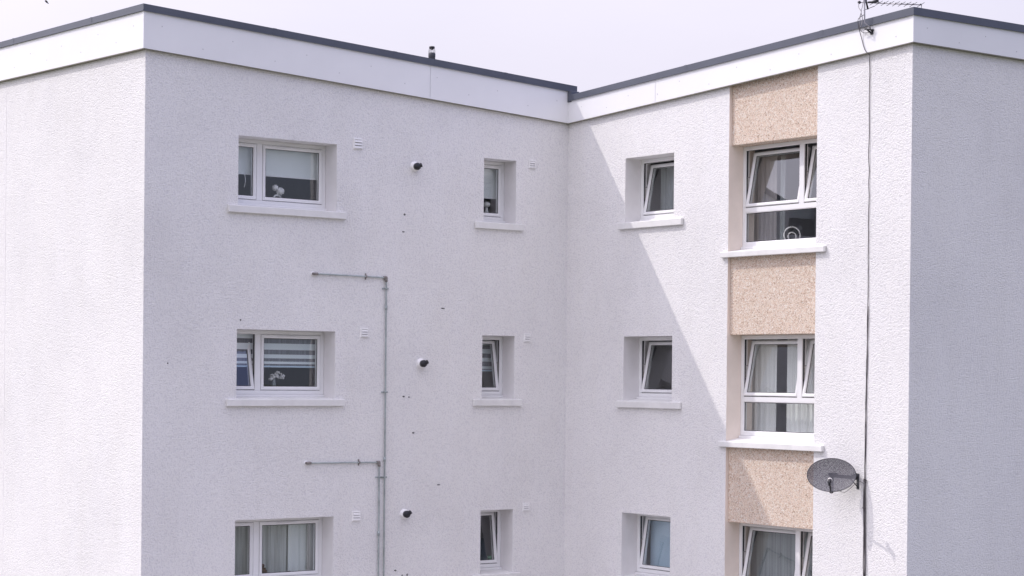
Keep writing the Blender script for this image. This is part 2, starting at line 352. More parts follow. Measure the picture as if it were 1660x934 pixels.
# fascia boards and coping, as mitred bars along each edge
def kpt(name, w_):
    return {'W1end': (X0, C1-w_), 'C1': (w_, C1-w_), 'IN': (w_, -w_), 'C3': (C3+w_, -w_), 'W4end': (C3+w_, YB)}[name]
def bar(mb, a, b, w0, w1, za, zb, mi=0, t0=0, t1=1):
    """za=(bottom,top) at a, zb at b; w0 inner offset, w1 outer"""
    def P(w_, t, k):
        A = kpt(a, w_); Bq = kpt(b, w_)
        return (A[0]+(Bq[0]-A[0])*t, A[1]+(Bq[1]-A[1])*t, za[k]+(zb[k]-za[k])*t+G)
    mb.hexa([P(w0, t0, 0), P(w1, t0, 0), P(w1, t1, 0), P(w0, t1, 0), P(w0, t0, 1), P(w1, t0, 1), P(w1, t1, 1), P(w0, t1, 1)], mi)
edges = [('W1end', 'C1', (4.358, 4.667), (4.163, 4.467), [.36, .72]),
         ('C1', 'IN', (4.163, 4.467), (3.780, 4.07), [.37-.0, .6405]),
         ('IN', 'C3', (3.780, 4.07), (4.150, 4.35), [.291, .78]),
         ('C3', 'W4end', (4.150, 4.35), (4.17, 4.36), [.45])]
#  fascia (bottom, top) and coping (bottom, top) heights at both ends
FA = {('W1end', 'C1'): ((4.358, 4.865), (4.165, 4.668), [.42]),
      ('C1', 'IN'): ((4.165, 4.668), (3.780, 4.280), [.6405]),
      ('IN', 'C3'): ((3.780, 4.128), (4.150, 4.500), [.2916]),
      ('C3', 'W4end'): ((4.150, 4.500), (4.165, 4.55), [])}
CO = {('W1end', 'C1'): ((4.860, 4.937), (4.661, 4.751)),
      ('C1', 'IN'): ((4.661, 4.751), (4.274, 4.372)),
      ('IN', 'C3'): ((4.120, 4.208), (4.494, 4.588)),
      ('C3', 'W4end'): ((4.494, 4.588), (4.56, 4.655))}
rnd = random.Random(3)
for (a, b), (za, zb, seams) in FA.items():
    mb = MB(); cuts = [0]+seams+[1]
    A = Vector(kpt(a, .06)); Bq = Vector(kpt(b, .06)); ln = (Bq-A).length; g = .0025/ln
    for t0, t1 in zip(cuts, cuts[1:]):
        bar(mb, a, b, .003, .06, za, zb, 0, t0+(g if t0 else 0), t1-(g if t1 < 1 else 0))
    bar(mb, a, b, .001, .046, (za[0]+.02, za[1]-.02), (zb[0]+.02, zb[1]-.02), 0)
    # corner trims
    for t, c in ((0, a), (1, b)):
        if c in ('C1', 'C3'):
            d = .045/ln; bar(mb, a, b, .0601, .0625, za, zb, 0, t if t == 0 else 1-d, d if t == 0 else 1)
    # fixing screws
    n = int(ln/.55)
    for k in range(n):
        t = (k+.5+rnd.uniform(-.12, .12))/n; c = A.lerp(Bq, t)
        z0 = za[0]+(zb[0]-za[0])*t; z1 = za[1]+(zb[1]-za[1])*t
        z = z0+(.28 if k % 2 else .62)*(z1-z0)+rnd.uniform(-.02, .02)
        nrm = {'C1IN': (1, 0, 0), 'C3W4end': (1, 0, 0)}.get(a+b, (0, -1, 0))
        lathe(mb, (c.x, c.y, z+G), nrm, [(.007, 0), (.007, .003), (.001, .004)], 8, 1)
    mb.build('fascia', [FASC, SCREW], BLD)
    sf = MB(); bar(sf, a, b, .0005, .0575, (za[0]-.011, za[0]-.001), (zb[0]-.011, zb[0]-.001)); sf.build('soffit_trim', SOFF, BLD)
for (a, b), (za, zb) in CO.items():
    mb = MB()
    A = Vector(kpt(a, .07)); Bq = Vector(kpt(b, .07)); ln = (Bq-A).length
    t1 = 1
    if (a, b) == ('C1', 'IN'): t1 = 1+.172/ln
    if (a, b) == ('IN', 'C3'):
        ze = [zb[k]-.0 for k in (0, 1)]
        mb.hexa([(.085, -.072, za[0]+G), (C3+.072, -.072, zb[0]+G), (C3-.28, .28, zb[0]+G), (.085, .28, za[0]+G), (.085, -.072, za[1]+G), (C3+.072, -.072, zb[1]+G), (C3-.28, .28, zb[1]+G), (.085, .28, za[1]+G)])
    elif t1 > 1:
        ye = .105; k = (zb[0]-za[0])/(-.06-C1); ze = [zb[0]+k*(ye+.06), zb[1]+k*(ye+.06)]
        mb.hexa([(-.28, C1+.28, za[0]+G), (.072, C1-.072, za[0]+G), (.072, ye, ze[0]+G), (-.28, ye, ze[0]+G), (-.28, C1+.28, za[1]+G), (.072, C1-.072, za[1]+G), (.072, ye, ze[1]+G), (-.28, ye, ze[1]+G)])
    else: bar(mb, a, b, -.28, .072, za, zb, 0, 0, t1)
    bar(mb, a, b, .0605, .084, (za[0]-.007, za[0]+.007), (zb[0]-.007, zb[0]+.007), 0, 0, t1)     # drip lip
    # lapped joints
    n = max(1, int(ln/2.4))
    for k in range(1, n+1):
        t = k/(n+.6); d = .03/ln
        bar(mb, a, b, .060, .0745, (za[0]+.002, za[1]+.0025), (zb[0]+.002, zb[1]+.0025), 0, t-d, t+d)
    mb.build('coping', TRIM, BLD)
mb = MB(); mb.hexa([(.0, -.077, 4.10+G), (.140, -.077, 4.10+G), (.140, .095, 4.10+G), (.0, .095, 4.10+G), (.0, -.077, 4.271+G), (.140, -.077, 4.271+G), (.140, .095, 4.271+G), (.0, .095, 4.271+G)])
mb.build('corner_flashing', TRIM, BLD, bevel=.004)

# rooms behind the openings
def room(B, u0, u1, v0, v1, hole, d0=DEP, d1=3.4, floor=ROOM):
    mb = MB()
    faces_with_holes(mb, B, u0, u1, v0, v1, [hole], -d0-.002)
    mb.add([B(u0, v0, -d1), B(u1, v0, -d1), B(u1, v1, -d1), B(u0, v1, -d1)], [(0, 1, 2, 3)])
    reveal(mb, B, (u0, u1, v0, v1), -d0-.002, -d1, 0)
    return mb.build('room', ROOM, BLD, recalc=False)

# ------------------------------------------------------------------ windows
FR = [(0, -.37), (0, -.305), (.004, -.30), (.052, -.30), (.057, -.306), (.057, -.37)]        # outer frame profile, depth relative to wall face
SA = [(0, -.365), (0, -.298), (.006, -.290), (.030, -.290), (.046, -.300), (.050, -.312), (.050, -.365)]
SE = [(.047, -.318), (.047, -.311), (.056, -.311), (.056, -.318)]
def off(prof, d): return [(i, w_+d) for i, w_ in prof]
def tilt(v0, wh, ang):
    s, c = math.sin(ang), math.cos(ang)
    def T(u, v, w_):
        dv, dw = v-v0, w_-wh
        return (u, v0+dv*c+dw*s, wh-dv*s+dw*c)
    return T
def sash(B, par, u0, u1, v0, v1, dd, ang=0, vent=None, handle=True):
    T = tilt(v0, -.33+dd, math.radians(ang)) if ang else None
    mb = MB(); ring(mb, B, u0, u1, v0, v1, off(SA, dd), T); s = mb.build('sash', UPVC, par, bevel=.0015)
    mb = MB(); ring(mb, B, u0, u1, v0, v1, off(SE, dd), T); mb.build('glazing_seal', SEAL, par)
    mb = MB(); box(mb, B, u0+.048, u1-.048, v0+.048, v1-.048, -.338+dd, -.316+dd, 0, T); mb.build('pane', GLASS, par)
    if vent:
        mb = MB(); box(mb, B, vent[0], vent[1], v1-.030, v1-.016, -.292+dd, -.270+dd, 0, T); mb.build('trickle_vent', UPVC, par, bevel=.004)
    mb = MB(); ring(mb, B, u0-.008, u1+.008, v0-.008, v1+.008, [(0, -.350+dd), (0, -.318+dd), (.006, -.318+dd), (.006, -.350+dd)]); mb.build('shadow_gap_seal', SEAL, par)  # black ring set in the sash gap to deepen its shadow line
    if ang:                                            # friction stay in the gap
        for u in (u0-.004, u1+.001):
            mb = MB(); box(mb, B, u, u+.004, v0+.25, v0+.436, -.352+dd, -.335+dd); box(mb, B, u+.0002, u+.0038, v0+.424, v0+.434, -.43+dd, -.345+dd); mb.build('stay_arm', RUST, par)
    return s
def sill_slab(B, par, u0, u1, vb, vt, depth_in, o0, o1, proj=.052, rise=.046):
    """front slab projecting from the wall; its top slopes back to the frame"""
    mb = MB()
    # projecting nose
    mb.hexa([B(u0, vb, .002), B(u1, vb, .002), B(u1, vb, proj), B(u0, vb, proj), B(u0, vt+.006, .002), B(u1, vt+.006, .002), B(u1, vt, proj), B(u0, vt, proj)])
    s = mb.build('sill', SILL, par, bevel=.006)
    mb = MB()
    mb.hexa([B(o0+.001, vb+.02, depth_in), B(o1-.001, vb+.02, depth_in), B(o1-.001, vb+.02, .0035), B(o0+.001, vb+.02, .0035),
             B(o0+.001, vt+rise, depth_in), B(o1-.001, vt+rise, depth_in), B(o1-.001, vt+.0065, .0035), B(o0+.001, vt+.0065, .0035)])
    mb.build('sill_slope', SILL, par)
    return s
def window(wallname, op, r, sillspan, mull=None, tilts=(0,), cutv=None, label=None, vents=()):
    B0 = BAS[wallname]; B = lambda u, v, w_: B0(u, v+r, w_)
    u0, u1 = op; v0, v1 = 2.236, HEAD
    mb = MB(); ring(mb, B, u0+.001, u1-.001, v0, v1-.001, FR)
    if mull: box(mb, B, mull[0], mull[1], v0+.057, v1-.057, -.37, -.2995)
    W = mb.build('window', UPVC, BLD, bevel=.0015); tag(W, label)
    mb = MB(); box(mb, B, u0+.002, u1-.002, 2.203, 2.235, -.40, -.262); mb.build('cill_strip', UPVC, W, bevel=.004)
    sill_slab(B, W, sillspan[0], sillspan[1], 2.075, 2.172, -.42, u0, u1)
    mb = MB(); box(mb, B, u0+.003, u1-.003, 2.20, 2.245, -.62, -.405); mb.build('window_board', UPVC, W, bevel=.004)
    lights = [(u0+.061, u1-.061)] if not mull else [(u0+.061, mull[0]-.006), (mull[1]+.006, u1-.061)]
    for k, (a, b) in enumerate(lights):
        sash(B, W, a, b, 2.298, 3.074, 0, tilts[k], vents[k] if k < len(vents) else None)
    return W
rows_txt = ['top', 'middle', 'lowest']
mullA = (-5.340, -5.250)
WA = []
for i, r in enumerate(ROW):
    WA.append(window('shade', OPA, r, (-5.965, -4.070), mullA, [(0, 0), (11.5, 0), (0, 0)][i],
        label=f'wide two-light window on the shaded wall, {rows_txt[i]} row', vents=[None, (-4.98, -4.63)]))
    room(lambda u, v, w_, r=r: BAS['shade'](u, v+r, w_), -6.6, -3.3, 1.35, 3.55, (OPA[0], OPA[1], SB, HEAD))
for i, r in enumerate(ROW):
    window('shade', OPB, r, (-1.787, -.883), None, [(0,), (9.5,), (7,)][i],
        label=f'narrow window with deep reveal on the shaded wall, {rows_txt[i]} row')
    room(lambda u, v, w_, r=r: BAS['shade'](u, v+r, w_), -2.6, -.56, 1.35, 3.55, (OPB[0], OPB[1], SB, HEAD))
for i, r in enumerate(ROW):
    window('sunny', OPC, r, (1.254, 2.670), None, (11.5,) if i < 2 else (9,),
        label=f'small square window with tilted sash on the sunny wall, {rows_txt[i]} row')
    room(lambda u, v, w_, r=r: BAS['sunny'](u, v+r, w_), .56, 3.1, 1.35, 3.55, (OPC[0], OPC[1], SB, HEAD))
def big_window(r, i):
    B = lambda u, v, w_: BAS['sunny'](u, v+r, w_)
    u0, u1 = OPD; dd = .03; v0 = 1.722; fr = off(FR, dd)
    mb = MB(); ring(mb, B, u0+.002, u1-.002, v0, HEAD-.002, fr)
    box(mb, B, u0+.057, u1-.057, 2.203, 2.27, -.34, -.2695)
    box(mb, B, 4.712, 4.800, 2.27, HEAD-.057, -.34, -.2690)
    W = mb.build('window', UPVC, BLD, bevel=.0015); tag(W, f'large three-light window in the pebbledash strip, {rows_txt[i]} row')
    mb = MB(); box(mb, B, u0+.003, u1-.003, 1.688, 1.721, -.37, -.235); mb.build('cill_strip', UPVC, W, bevel=.004)
    sill_slab(B, W, 3.485, 5.494, 1.562, 1.640, -.42, u0, u1, proj=.055, rise=.078)
    mb = MB(); box(mb, B, u0+.003, u1-.003, 1.69, 1.74, -.62, -.375); mb.build('window_board', UPVC, W, bevel=.004)
    sash(B, W, u0+.063, 4.706, 2.278, 3.070, dd, 11.5)
    sash(B, W, 4.806, u1-.063, 2.278, 3.070, dd, 11.5)
    # fixed lower light
    mb = MB(); ring(mb, B, u0+.055, u1-.055, 1.777, 2.205, [(0, -.31), (0, -.276), (.012, -.285), (.012, -.31)]); mb.build('glazing_bead', UPVC, W)
    mb = MB(); ring(mb, B, u0+.055, u1-.055, 1.777, 2.205, [(.010, -.300), (.010, -.291), (.020, -.291), (.020, -.300)]); mb.build('glazing_seal', SEAL, W)
    mb = MB(); box(mb, B, u0+.066, u1-.066, 1.788, 2.194, -.318, -.296); mb.build('pane', GLASS, W)
    room(B, 3.2, 6.2, 1.35, 3.55, (OPD[0], OPD[1], 1.69, HEAD))
for i, r in enumerate(ROW): big_window(r, i)

# old fixing holes left in the roughcast
def stub(B, u, v, su, sv, n=0):
    mb = MB(); lathe(mb, B(u, v, -.006), Vector(B(0, 0, 1))-Vector(B(0, 0, 0)), [(.6, 0), (1, .002), (.85, .009), (.3, .014)], 10, 0, su, sv, X=Vector(B(1, 0, 0))-Vector(B(0, 0, 0)))
    mb.build('fixing_plug', BLACK, BLD)
for u, v, a, b in ((-3.043, 2.206, .020, .016), (-3.061, 1.954, .026, .010), (-2.345, .862, .040, .009), (-6.849, -.004, .012, .012), (-3.03, -.443, .022, .012),
                   (-2.936, -.451, .014, .012), (-2.853, -.974, .024, .012), (-2.392, -1.744, .032, .009), (-5.744, .603, .011, .016), (-3.145, -2.972, .022, .012), (-3.025, -3.05, .014, .012), (-2.938, -3.046, .014, .02)):
    stub(BAS['shade'], u, v, a, b)

# ------------------------------------------------------------------ wall vents
VT = [(-3.863, 3.167, 'white louvred vent beside the wide window on the top row', .15), (-3.727, .468, 'white louvred vent between the wide middle window and the upper grey pipe', .13),
      (-3.834, -2.159, 'white louvred vent beside the wide window on the lowest row', .14), (-.714, 3.101, 'small white vent beside the narrow window on the top row', .125),
      (-.775, .456, 'small white vent beside the narrow window on the middle row, near the inner corner', .125), (-.766, -2.123, 'small white vent beside the narrow window on the lowest row', .125)]
for u, v, lb, s in VT:
    B = BAS['shade']; e = empty('wall_vent', B(u, v-s/2, 0), lb, 'vent', 'louvred vents on the shaded wall'); h = s/2
    mb = MB(); ring(mb, B, u-h, u+h, v-h, v+h, [(0, -.004), (0, .016), (.004, .020), (.014, .020), (.016, .012), (.016, -.004)]); mb.build('vent_frame', VENT, e)
    mb = MB(); box(mb, B, u-h+.012, u+h-.012, v-h+.012, v+h-.012, -.004, .004, 1)
    for k in range(3):
        z = v-h+.014+k*(s-.028)/3; st = (s-.028)/3
        mb.hexa([B(u-h+.014, z+.004, .005), B(u+h-.014, z+.004, .005), B(u+h-.014, z+.002, .030), B(u-h+.014, z+.002, .030),
                 B(u-h+.014, z+st-.004, .005), B(u+h-.014, z+st-.004, .005), B(u+h-.014, z+st-.018, .024), B(u-h+.014, z+st-.018, .024)])
    mb.build('louvre', [VENT, SCREW], e)

# ------------------------------------------------------------------ boiler flues
for u, v, lb, sd in ((-2.878, 2.912, 'black stubby flue on a round white collar, uppermost of the three', 0), (-2.735, .080-.04, 'black stubby flue on a round white collar, middle one right of the long pipe', 1),
                     (-3.005, -2.155, 'black stubby flue on a white collar, lowest one beside the two grey pipes', 2)):
    B = BAS['shade']; e = empty('boiler_flue', B(u, v-.08, 0), lb, 'flue', 'boiler flues on the shaded wall'); n = (1, 0, 0)
    mb = MB(); lathe(mb, B(u, v, 0), n, [(.074, -.004), (.074, .018), (.068, .034), (.056, .045), (.038, .050)], 28); mb.build('wall_collar', VENT, e)
    mb = MB(); lathe(mb, B(u, v, 0), n, [(.050, .04), (.050, .075), (.053, .078), (.053, .088), (.046, .092), (.046, .098), (.048, .102), (.036, .112), (.001, .116)], 24)
    mb.build('flue_pipe', BLACK, e)
    mb = MB()                    # slanted deflector nozzle
    c = Vector(B(u+.02, v+.008, .085)); d = Vector((.50, .62 if sd == 0 else .35, .30 if sd < 2 else .45)).normalized()
    lathe(mb, c, d, [(.030, -.02), (.031, .040), (.029, .048), (.022, .049), (.018, .02), (.001, .015)], 18); mb.build('nozzle', BLACK, e)

# ------------------------------------------------------------------ pipes
def fit(mb, p, d, r, l): tube(mb, [Vector(p)-Vector(d)*l/2, Vector(p)+Vector(d)*l/2], r, 10)
def pipe(name, ys, z, yv, lb, clips, joints, zend):
    B = BAS['shade']; w_ = .026; r = .0115
    e = empty(name, B(yv, zend, 0), lb, 'pipe', 'grey gas pipes on the shaded wall')
    mb = MB(); n = 5; bend = .05
    pts = [B(ys, z, w_), B((ys+yv)/2, z-.003, w_), B(yv-bend, z-.010, w_)]+[B(yv-bend+bend*math.sin(t), z-.010-bend+bend*math.cos(t), w_) for t in (.4, .8, 1.2, 1.57)]+[B(yv+.004, -.3 if z > 0 else -2.2, w_), B(yv+.006, -G+.3, w_)]
    tube(mb, pts, r, 10); mb.build('pipe_run', GALV, e)
    mb = MB(); tube(mb, [B(ys, z, -.01), B(ys, z, w_+.0)], .019, 10); lathe(mb, B(ys, z, 0), (1, 0, 0), [(.036, -.003), (.036, .006), (.02, .010)], 14, 1)
    fit(mb, B(ys+.03, z, w_), (0, 1, 0), .020, .075); mb.build('wall_elbow', [RUST, VENT], e)
    mb = MB(); fit(mb, B(yv-.02, z-.008, w_), (0, 1, 0), .021, .05); fit(mb, B(yv, z-.045, w_), (0, 0, 1), .021, .05); blob(mb, B(yv-.002, z-.012, w_), .022, lump=0); mb.build('corner_elbow', RUST, e)
    for zz in clips:
        mb = MB(); fit(mb, B(yv+.003, zz, w_), (0, 0, 1), .018, .022); box(mb, B, yv-.055, yv+.055, zz-.009, zz+.009, -.002, .013); box(mb, B, yv-.008, yv+.012, zz-.008, zz+.008, .01, .03); mb.build('pipe_clip', GALV, e)
    for zz in joints:
        mb = MB(); fit(mb, B(yv+.002, zz, w_), (0, 0, 1), .0195, .06); mb.build('coupling', GALV, e)
    yh = ys+(yv-ys)*.72; mb = MB(); fit(mb, B(yh, z-.006, w_), (0, 1, 0), .019, .022); box(mb, B, yh-.009, yh+.009, z-.05, z+.04, -.002, .013); box(mb, B, yh-.007, yh+.007, z-.015, z+.005, .01, .03); mb.build('pipe_clip', RUST, e)
pipe('gas_pipe', -4.596, 1.283, -3.370, 'long grey gas pipe that turns down from just above the middle wide window', [1.116, -.38, -1.611, -3.3], [.84, -1.35], -G+.3)
pipe('gas_pipe', -4.678, -1.383, -3.462, 'shorter grey gas pipe that turns down below the middle wide window', [-1.609, -3.3], [-2.419], -G+.3)

# ------------------------------------------------------------------ roof cowl
e = empty('roof_vent', (-1.0, -1.892, 4.15+G), 'dark round vent cowl with a slotted top standing on the left roof', 'roof vent'); c = Vector((-1.0, -1.892, 0+G))
mb = MB(); lathe(mb, c, (0, 0, 1), [(.046, 4.05), (.046, 4.66), (.053, 4.665), (.053, 4.735), (.055, 4.74), (.055, 4.785), (.05, 4.80), (.05, 4.79)], 24); mb.build('stack', DGREY, e)
mb = MB(); lathe(mb, c, (0, 0, 1), [(.040, 4.868), (.045, 4.885), (.040, 4.898), (.001, 4.902)], 24); lathe(mb, c, (0, 0, 1), [(.040, 4.868), (.022, 4.858), (.001, 4.835)], 24); mb.build('cap', BLACK, e)
mb = MB()
for k in range(10):
    t = 2*math.pi*k/10; tube(mb, [c+Vector((.050*math.cos(t), .050*math.sin(t), 4.785)), c+Vector((.048*math.cos(t), .048*math.sin(t), 4.83)), c+Vector((.040*math.cos(t), .040*math.sin(t), 4.88))], .0035, 6)
lathe(mb, c, (0, 0, 1), [(.004, 4.79), (.004, 4.86)], 8)
mb.build('cage', DGREY, e)

# ------------------------------------------------------------------ satellite dish
dc = Vector((5.935, -.32, -1.377+G)); nrm = Vector((.60, -.74, .27)).normalized()
e = empty('satellite_dish', (6.09, 0, -1.45+G), 'grey oval mesh satellite dish on the sunny wall beside the black cable', 'satellite dish')
mb = MB(); hx = Vector((0, 0, 1)).cross(nrm).normalized()
RX, RY = .315, .222
prof = [(k/9., .075*(k/9.)**2-.075) for k in range(10)]
def dish_surf(k): pass
hy = nrm.cross(hx)
vs = []; fs = []; SG = 48; RN = 10
for back in (0, .004):
    for i in range(RN):
        q = i/(RN-1)
        for k in range(SG):
            t = 2*math.pi*k/SG
            vs.append(dc+hx*(RX*q*math.cos(t))+hy*(RY*q*math.sin(t))+nrm*(.055*q*q-.055-back))
n0 = RN*SG
for i in range(RN-1):
    for k in range(SG):
        k2 = (k+1) % SG; fs.append((i*SG+k, i*SG+k2, (i+1)*SG+k2, (i+1)*SG+k))
mb.add(vs[:n0], fs, 0, True)
rim = [dc+hx*(RX*math.cos(2*math.pi*k/SG))+hy*(RY*math.sin(2*math.pi*k/SG)) for k in range(SG+1)]
o = mb.build('reflector', mesh_dish(), e, recalc=False)
mb = MB(); tube(mb, rim, .005, 6, caps=False); mb.build('rim', DGREY, e)
# rear frame, arm to the wall and feed arm
mb = MB(); bk = dc-nrm*.075
def slab(mb, a, b, wdir, hw, ddir, hd):
    a, b = Vector(a), Vector(b); wv = Vector(wdir).normalized()*hw; dv = Vector(ddir).normalized()*hd
    mb.hexa([a-wv-dv, a+wv-dv, a+wv+dv, a-wv+dv, b-wv-dv, b+wv-dv, b+wv+dv, b-wv+dv])
slab(mb, bk-hx*.03+hy*.01, bk+hx*.27+hy*(-.01), hy, .022, nrm, .014)
slab(mb, bk+hy*.03, bk-hy*.225, hx, .024, nrm, .012)
slab(mb, bk-hx*.045+hy*.03, bk+hx*.07+hy*.03, hy, .012, nrm, .016)
mb.build('back_frame', BLACK, e, bevel=.003)
wp = Vector((6.10, 0, -1.40+G))
mb = MB(); tube(mb, [bk+hx*.20, bk+hx*.24+Vector((0, .02, 0)), Vector((6.10, -.06, -1.40+G)), wp+Vector((0, -.005, .0))], .015, 10)
lathe(mb, Vector((6.10, -.085, -1.395+G)), (.6, .8, 0), [(.018, -.03), (.045, .03), (.045, .05), (.015, .055)], 14)
tube(mb, [bk+hx*.22, wp+Vector((.01, -.005, -.14))], .007, 8)
mb.build('wall_arm', BLACK, e)
mb = MB(); box(mb, BAS['sunny'], 6.085, 6.125, -1.56, -1.36, .001, .008); mb.build('wall_plate', DGREY, e)
fa = bk-hy*.225; lnb = dc+nrm*.24-hy*.135
mb = MB(); tube(mb, [fa, dc-hy*.235+nrm*.01, lnb-hy*.03-nrm*.01], .011, 8); mb.build('feed_arm', BLACK, e)
mb = MB(); ax = (dc-lnb).normalized(); lathe(mb, lnb, ax, [(.001, -.05), (.024, -.05), (.026, -.01), (.022, .02), (.026, .022)], 16, 0); lathe(mb, lnb, ax, [(.026, .022), (.030, .026), (.030, .044), (.001, .048)], 16, 1)
lathe(mb, lnb-ax*.045, (0, 0, -1), [(.001, -.02), (.017, -.02), (.015, .05), (.001, .05)], 12, 0)
mb.build('receiver_horn', [BLACK, CHINA], e)
def smooth_path(pts, n=6):
    pts = [Vector(p) for p in pts]; out = []
    for i in range(len(pts)-1):
        p0, p1, p2, p3 = pts[max(i-1, 0)], pts[i], pts[i+1], pts[min(i+2, len(pts)-1)]
        for k in range(n):
            t = k/n; out.append(.5*((2*p1)+(p2-p0)*t+(2*p0-5*p1+4*p2-p3)*t*t+(3*p1-p0-3*p2+p3)*t**3))
    out.append(pts[-1]); return out
mb = MB(); tube(mb, smooth_path([lnb-ax*.04+Vector((0, 0, -.04)), lnb+Vector((.06, .05, -.10)), Vector((6.04, -.18, -1.60+G)), Vector((6.10, -.06, -1.50+G)), Vector((6.17, -.03, -1.46+G)), Vector((6.25, -.02, -1.50+G))]), .004, 6)
mb.build('signal_lead', WIREG, e)

# ------------------------------------------------------------------ cables down the wall
def wig(u, zs, w_, amp, sd):
    r = random.Random(sd); return [BAS['sunny'](u(z)+r.uniform(-amp, amp), z, w_+r.uniform(-.003, .003)) for z in zs]
zs = [4.02-k*.16 for k in range(44)]
uf = lambda z: 6.240+.010*math.sin(z*1.3)-.004*z*0+(.006 if z > 2 else 0)
top = [BAS['sunny'](6.150, 4.62, .02), BAS['sunny'](6.118, 4.56, .10), BAS['sunny'](6.112, 4.50, .105), BAS['sunny'](6.134, 4.40, .10), BAS['sunny'](6.15, 4.30, .075), BAS['sunny'](6.185, 4.19, .072), BAS['sunny'](6.225, 4.12, .07), BAS['sunny'](6.262, 4.075, .04)]
mb = MB(); tube(mb, smooth_path(top+wig(uf, zs, .012, .004, 1), 4), .0048, 6); tube(mb, wig(lambda z: uf(z)+.009, zs[20:], .012, .004, 5), .0048, 6)
o = mb.build('aerial_cable', WIRE); tag(o, 'thin dark cable running from the roof aerial down the sunny wall', 'cable')
mb = MB(); z2 = [z for z in zs if z < -1.42]
tube(mb, [BAS['sunny'](6.268, -1.45, .014)]+wig(lambda z: uf(z)+.016, z2, .018, .004, 2), .0065, 6); tube(mb, [BAS['sunny'](6.262, -1.47, .022)]+wig(lambda z: uf(z)-.011, z2, .016, .004, 4), .006, 6)
for k in range(5): tube(mb, [BAS['sunny'](uf(-1.8-k)-.024, -1.8-k, .02), BAS['sunny'](uf(-1.8-k)+.026, -1.8-k, .02)], .008, 6)
o = mb.build('cable_bundle', WIRE); tag(o, 'thicker black cable bundle on the wall just below and right of the satellite dish', 'cable')

# ------------------------------------------------------------------ tv aerial over the right roof edge
def aim(px, py, y):
    d = fw+R_*((px-830)/3235)-U_*((py-634.28)/3235); t = (y-M.translation.y)/d.y; p = Vector(M.translation)+d*t
    return (round(p.x, 3), round(p.y, 3), round(p.z, 3))
e = empty('tv_aerial', (6.25, -.07, 4.40+G), 'dark television aerial with short rods on the right roof edge', 'aerial')
A0 = Vector(aim(1397, 4, .25)); A1 = Vector(aim(1494, 8, .25))
mb = MB(); tube(mb, [A0-(A1-A0)*.03, A1], .0075, 8); mb.build('boom', ALU, e)
for k in range(9):
    t = .20+k*.095 if k < 8 else .985
    p = A0.lerp(A1, t); h = .075
    mb = MB(); d = Vector((.05, .75, .42)).normalized(); tube(mb, [p-d*h, p+d*h], .0035, 6); blob(mb, p+Vector((0, 0, .004)), .012, lump=0); mb.build('element', BLACK, e)
for (a, b, rr) in ((aim(1400, 17, .25), aim(1418, 10, .25), .004), (aim(1412, 4, .25), aim(1426, -2, .25), .013), (aim(1407, 4, .2), aim(1424, 2, .25), .013)):
    mb = MB(); tube(mb, [a, b], rr, 6); mb.build('reflector_rod', BLACK, e)
mb = MB(); tube(mb, [aim(1404, -20, .22), aim(1404, 2, .22), aim(1407, 15, .22)], .012, 8); mb.build('cradle', BLACK, e)
mb = MB(); blob(mb, aim(1393, 4, .22), .022, lump=0); mb.build('junction_box', BLACK, e)
mb = MB(); tube(mb, [(6.315, -.066, 4.36+G), (6.315, -.10, 4.42+G), (6.26, -.14, 4.48+G), (6.25, -.14, 4.9+G), (6.25, -.14, 5.9+G)], .009, 8); mb.build('mast', ALU, e)
mb = MB(); box(mb, BAS['sunny'], 6.30, 6.34, 4.33, 4.40, .0635, .07); tube(mb, [(6.24, -.12, 4.43+G), (6.33, -.09, 4.34+G)], .011, 8); tube(mb, [(6.26, -.14, 4.40+G), (6.37, -.08, 4.38+G)], .008, 8); mb.build('bracket', BLACK, e)
mb = MB()
tube(mb, smooth_path([aim(1392, 5, 0), aim(1392, 12, -.1), aim(1396, 19, -.15), aim(1394, 28, -.15), (6.19, -.15, 4.50+G), (6.18, -.15, 4.46+G), (6.17, -.12, 4.40+G), (6.22, -.10, 4.36+G), (6.30, -.09, 4.36+G)], 6), .005, 6)
tube(mb, smooth_path([aim(1400, 0, .1), aim(1398, 10, -.05), aim(1396, 20, -.15), aim(1398, 30, -.15), (6.24, -.18, 4.44+G), (6.15, -.11, 4.44+G)], 6), .005, 6)
mb.build('coiled_lead', WIREG, e)
mb = MB(); tube(mb, [A1, A1+Vector((-.02, 0, -.16))], .004, 6); mb.build('end_rod', BLACK, e)

# ------------------------------------------------------------------ blinds, curtains and ornaments
def cloth(B, u0, u1, vt, vb, w_, amp, n, name, m, lb, cat, sd=0, par=None, flare=0):
    r = random.Random(sd); mb = MB(); K = n*10; vs = []; ph = r.uniform(0, 6); J = 8
    for j in range(J+1):
        t = j/J
        for i in range(K+1):
            s = i/K; u = u0+(u1-u0)*s+flare*t*(s-.5)
            a = amp*(.6+.4*t)*(math.sin(2*math.pi*n*s+ph)+.35*math.sin(2*math.pi*n*1.7*s+ph*2+t))
            vs.append(B(u, vt+(vb-vt)*t, w_+a))
    fs = [(j*(K+1)+i, j*(K+1)+i+1, (j+1)*(K+1)+i+1, (j+1)*(K+1)+i) for j in range(J) for i in range(K)]
    mb.add(vs, fs, 0, True); o = mb.build(name, m, par, recalc=False)
    if lb: tag(o, lb, cat)
    return o
def rb(wn, r): return lambda u, v, w_: BAS[wn](u, v+r, w_)
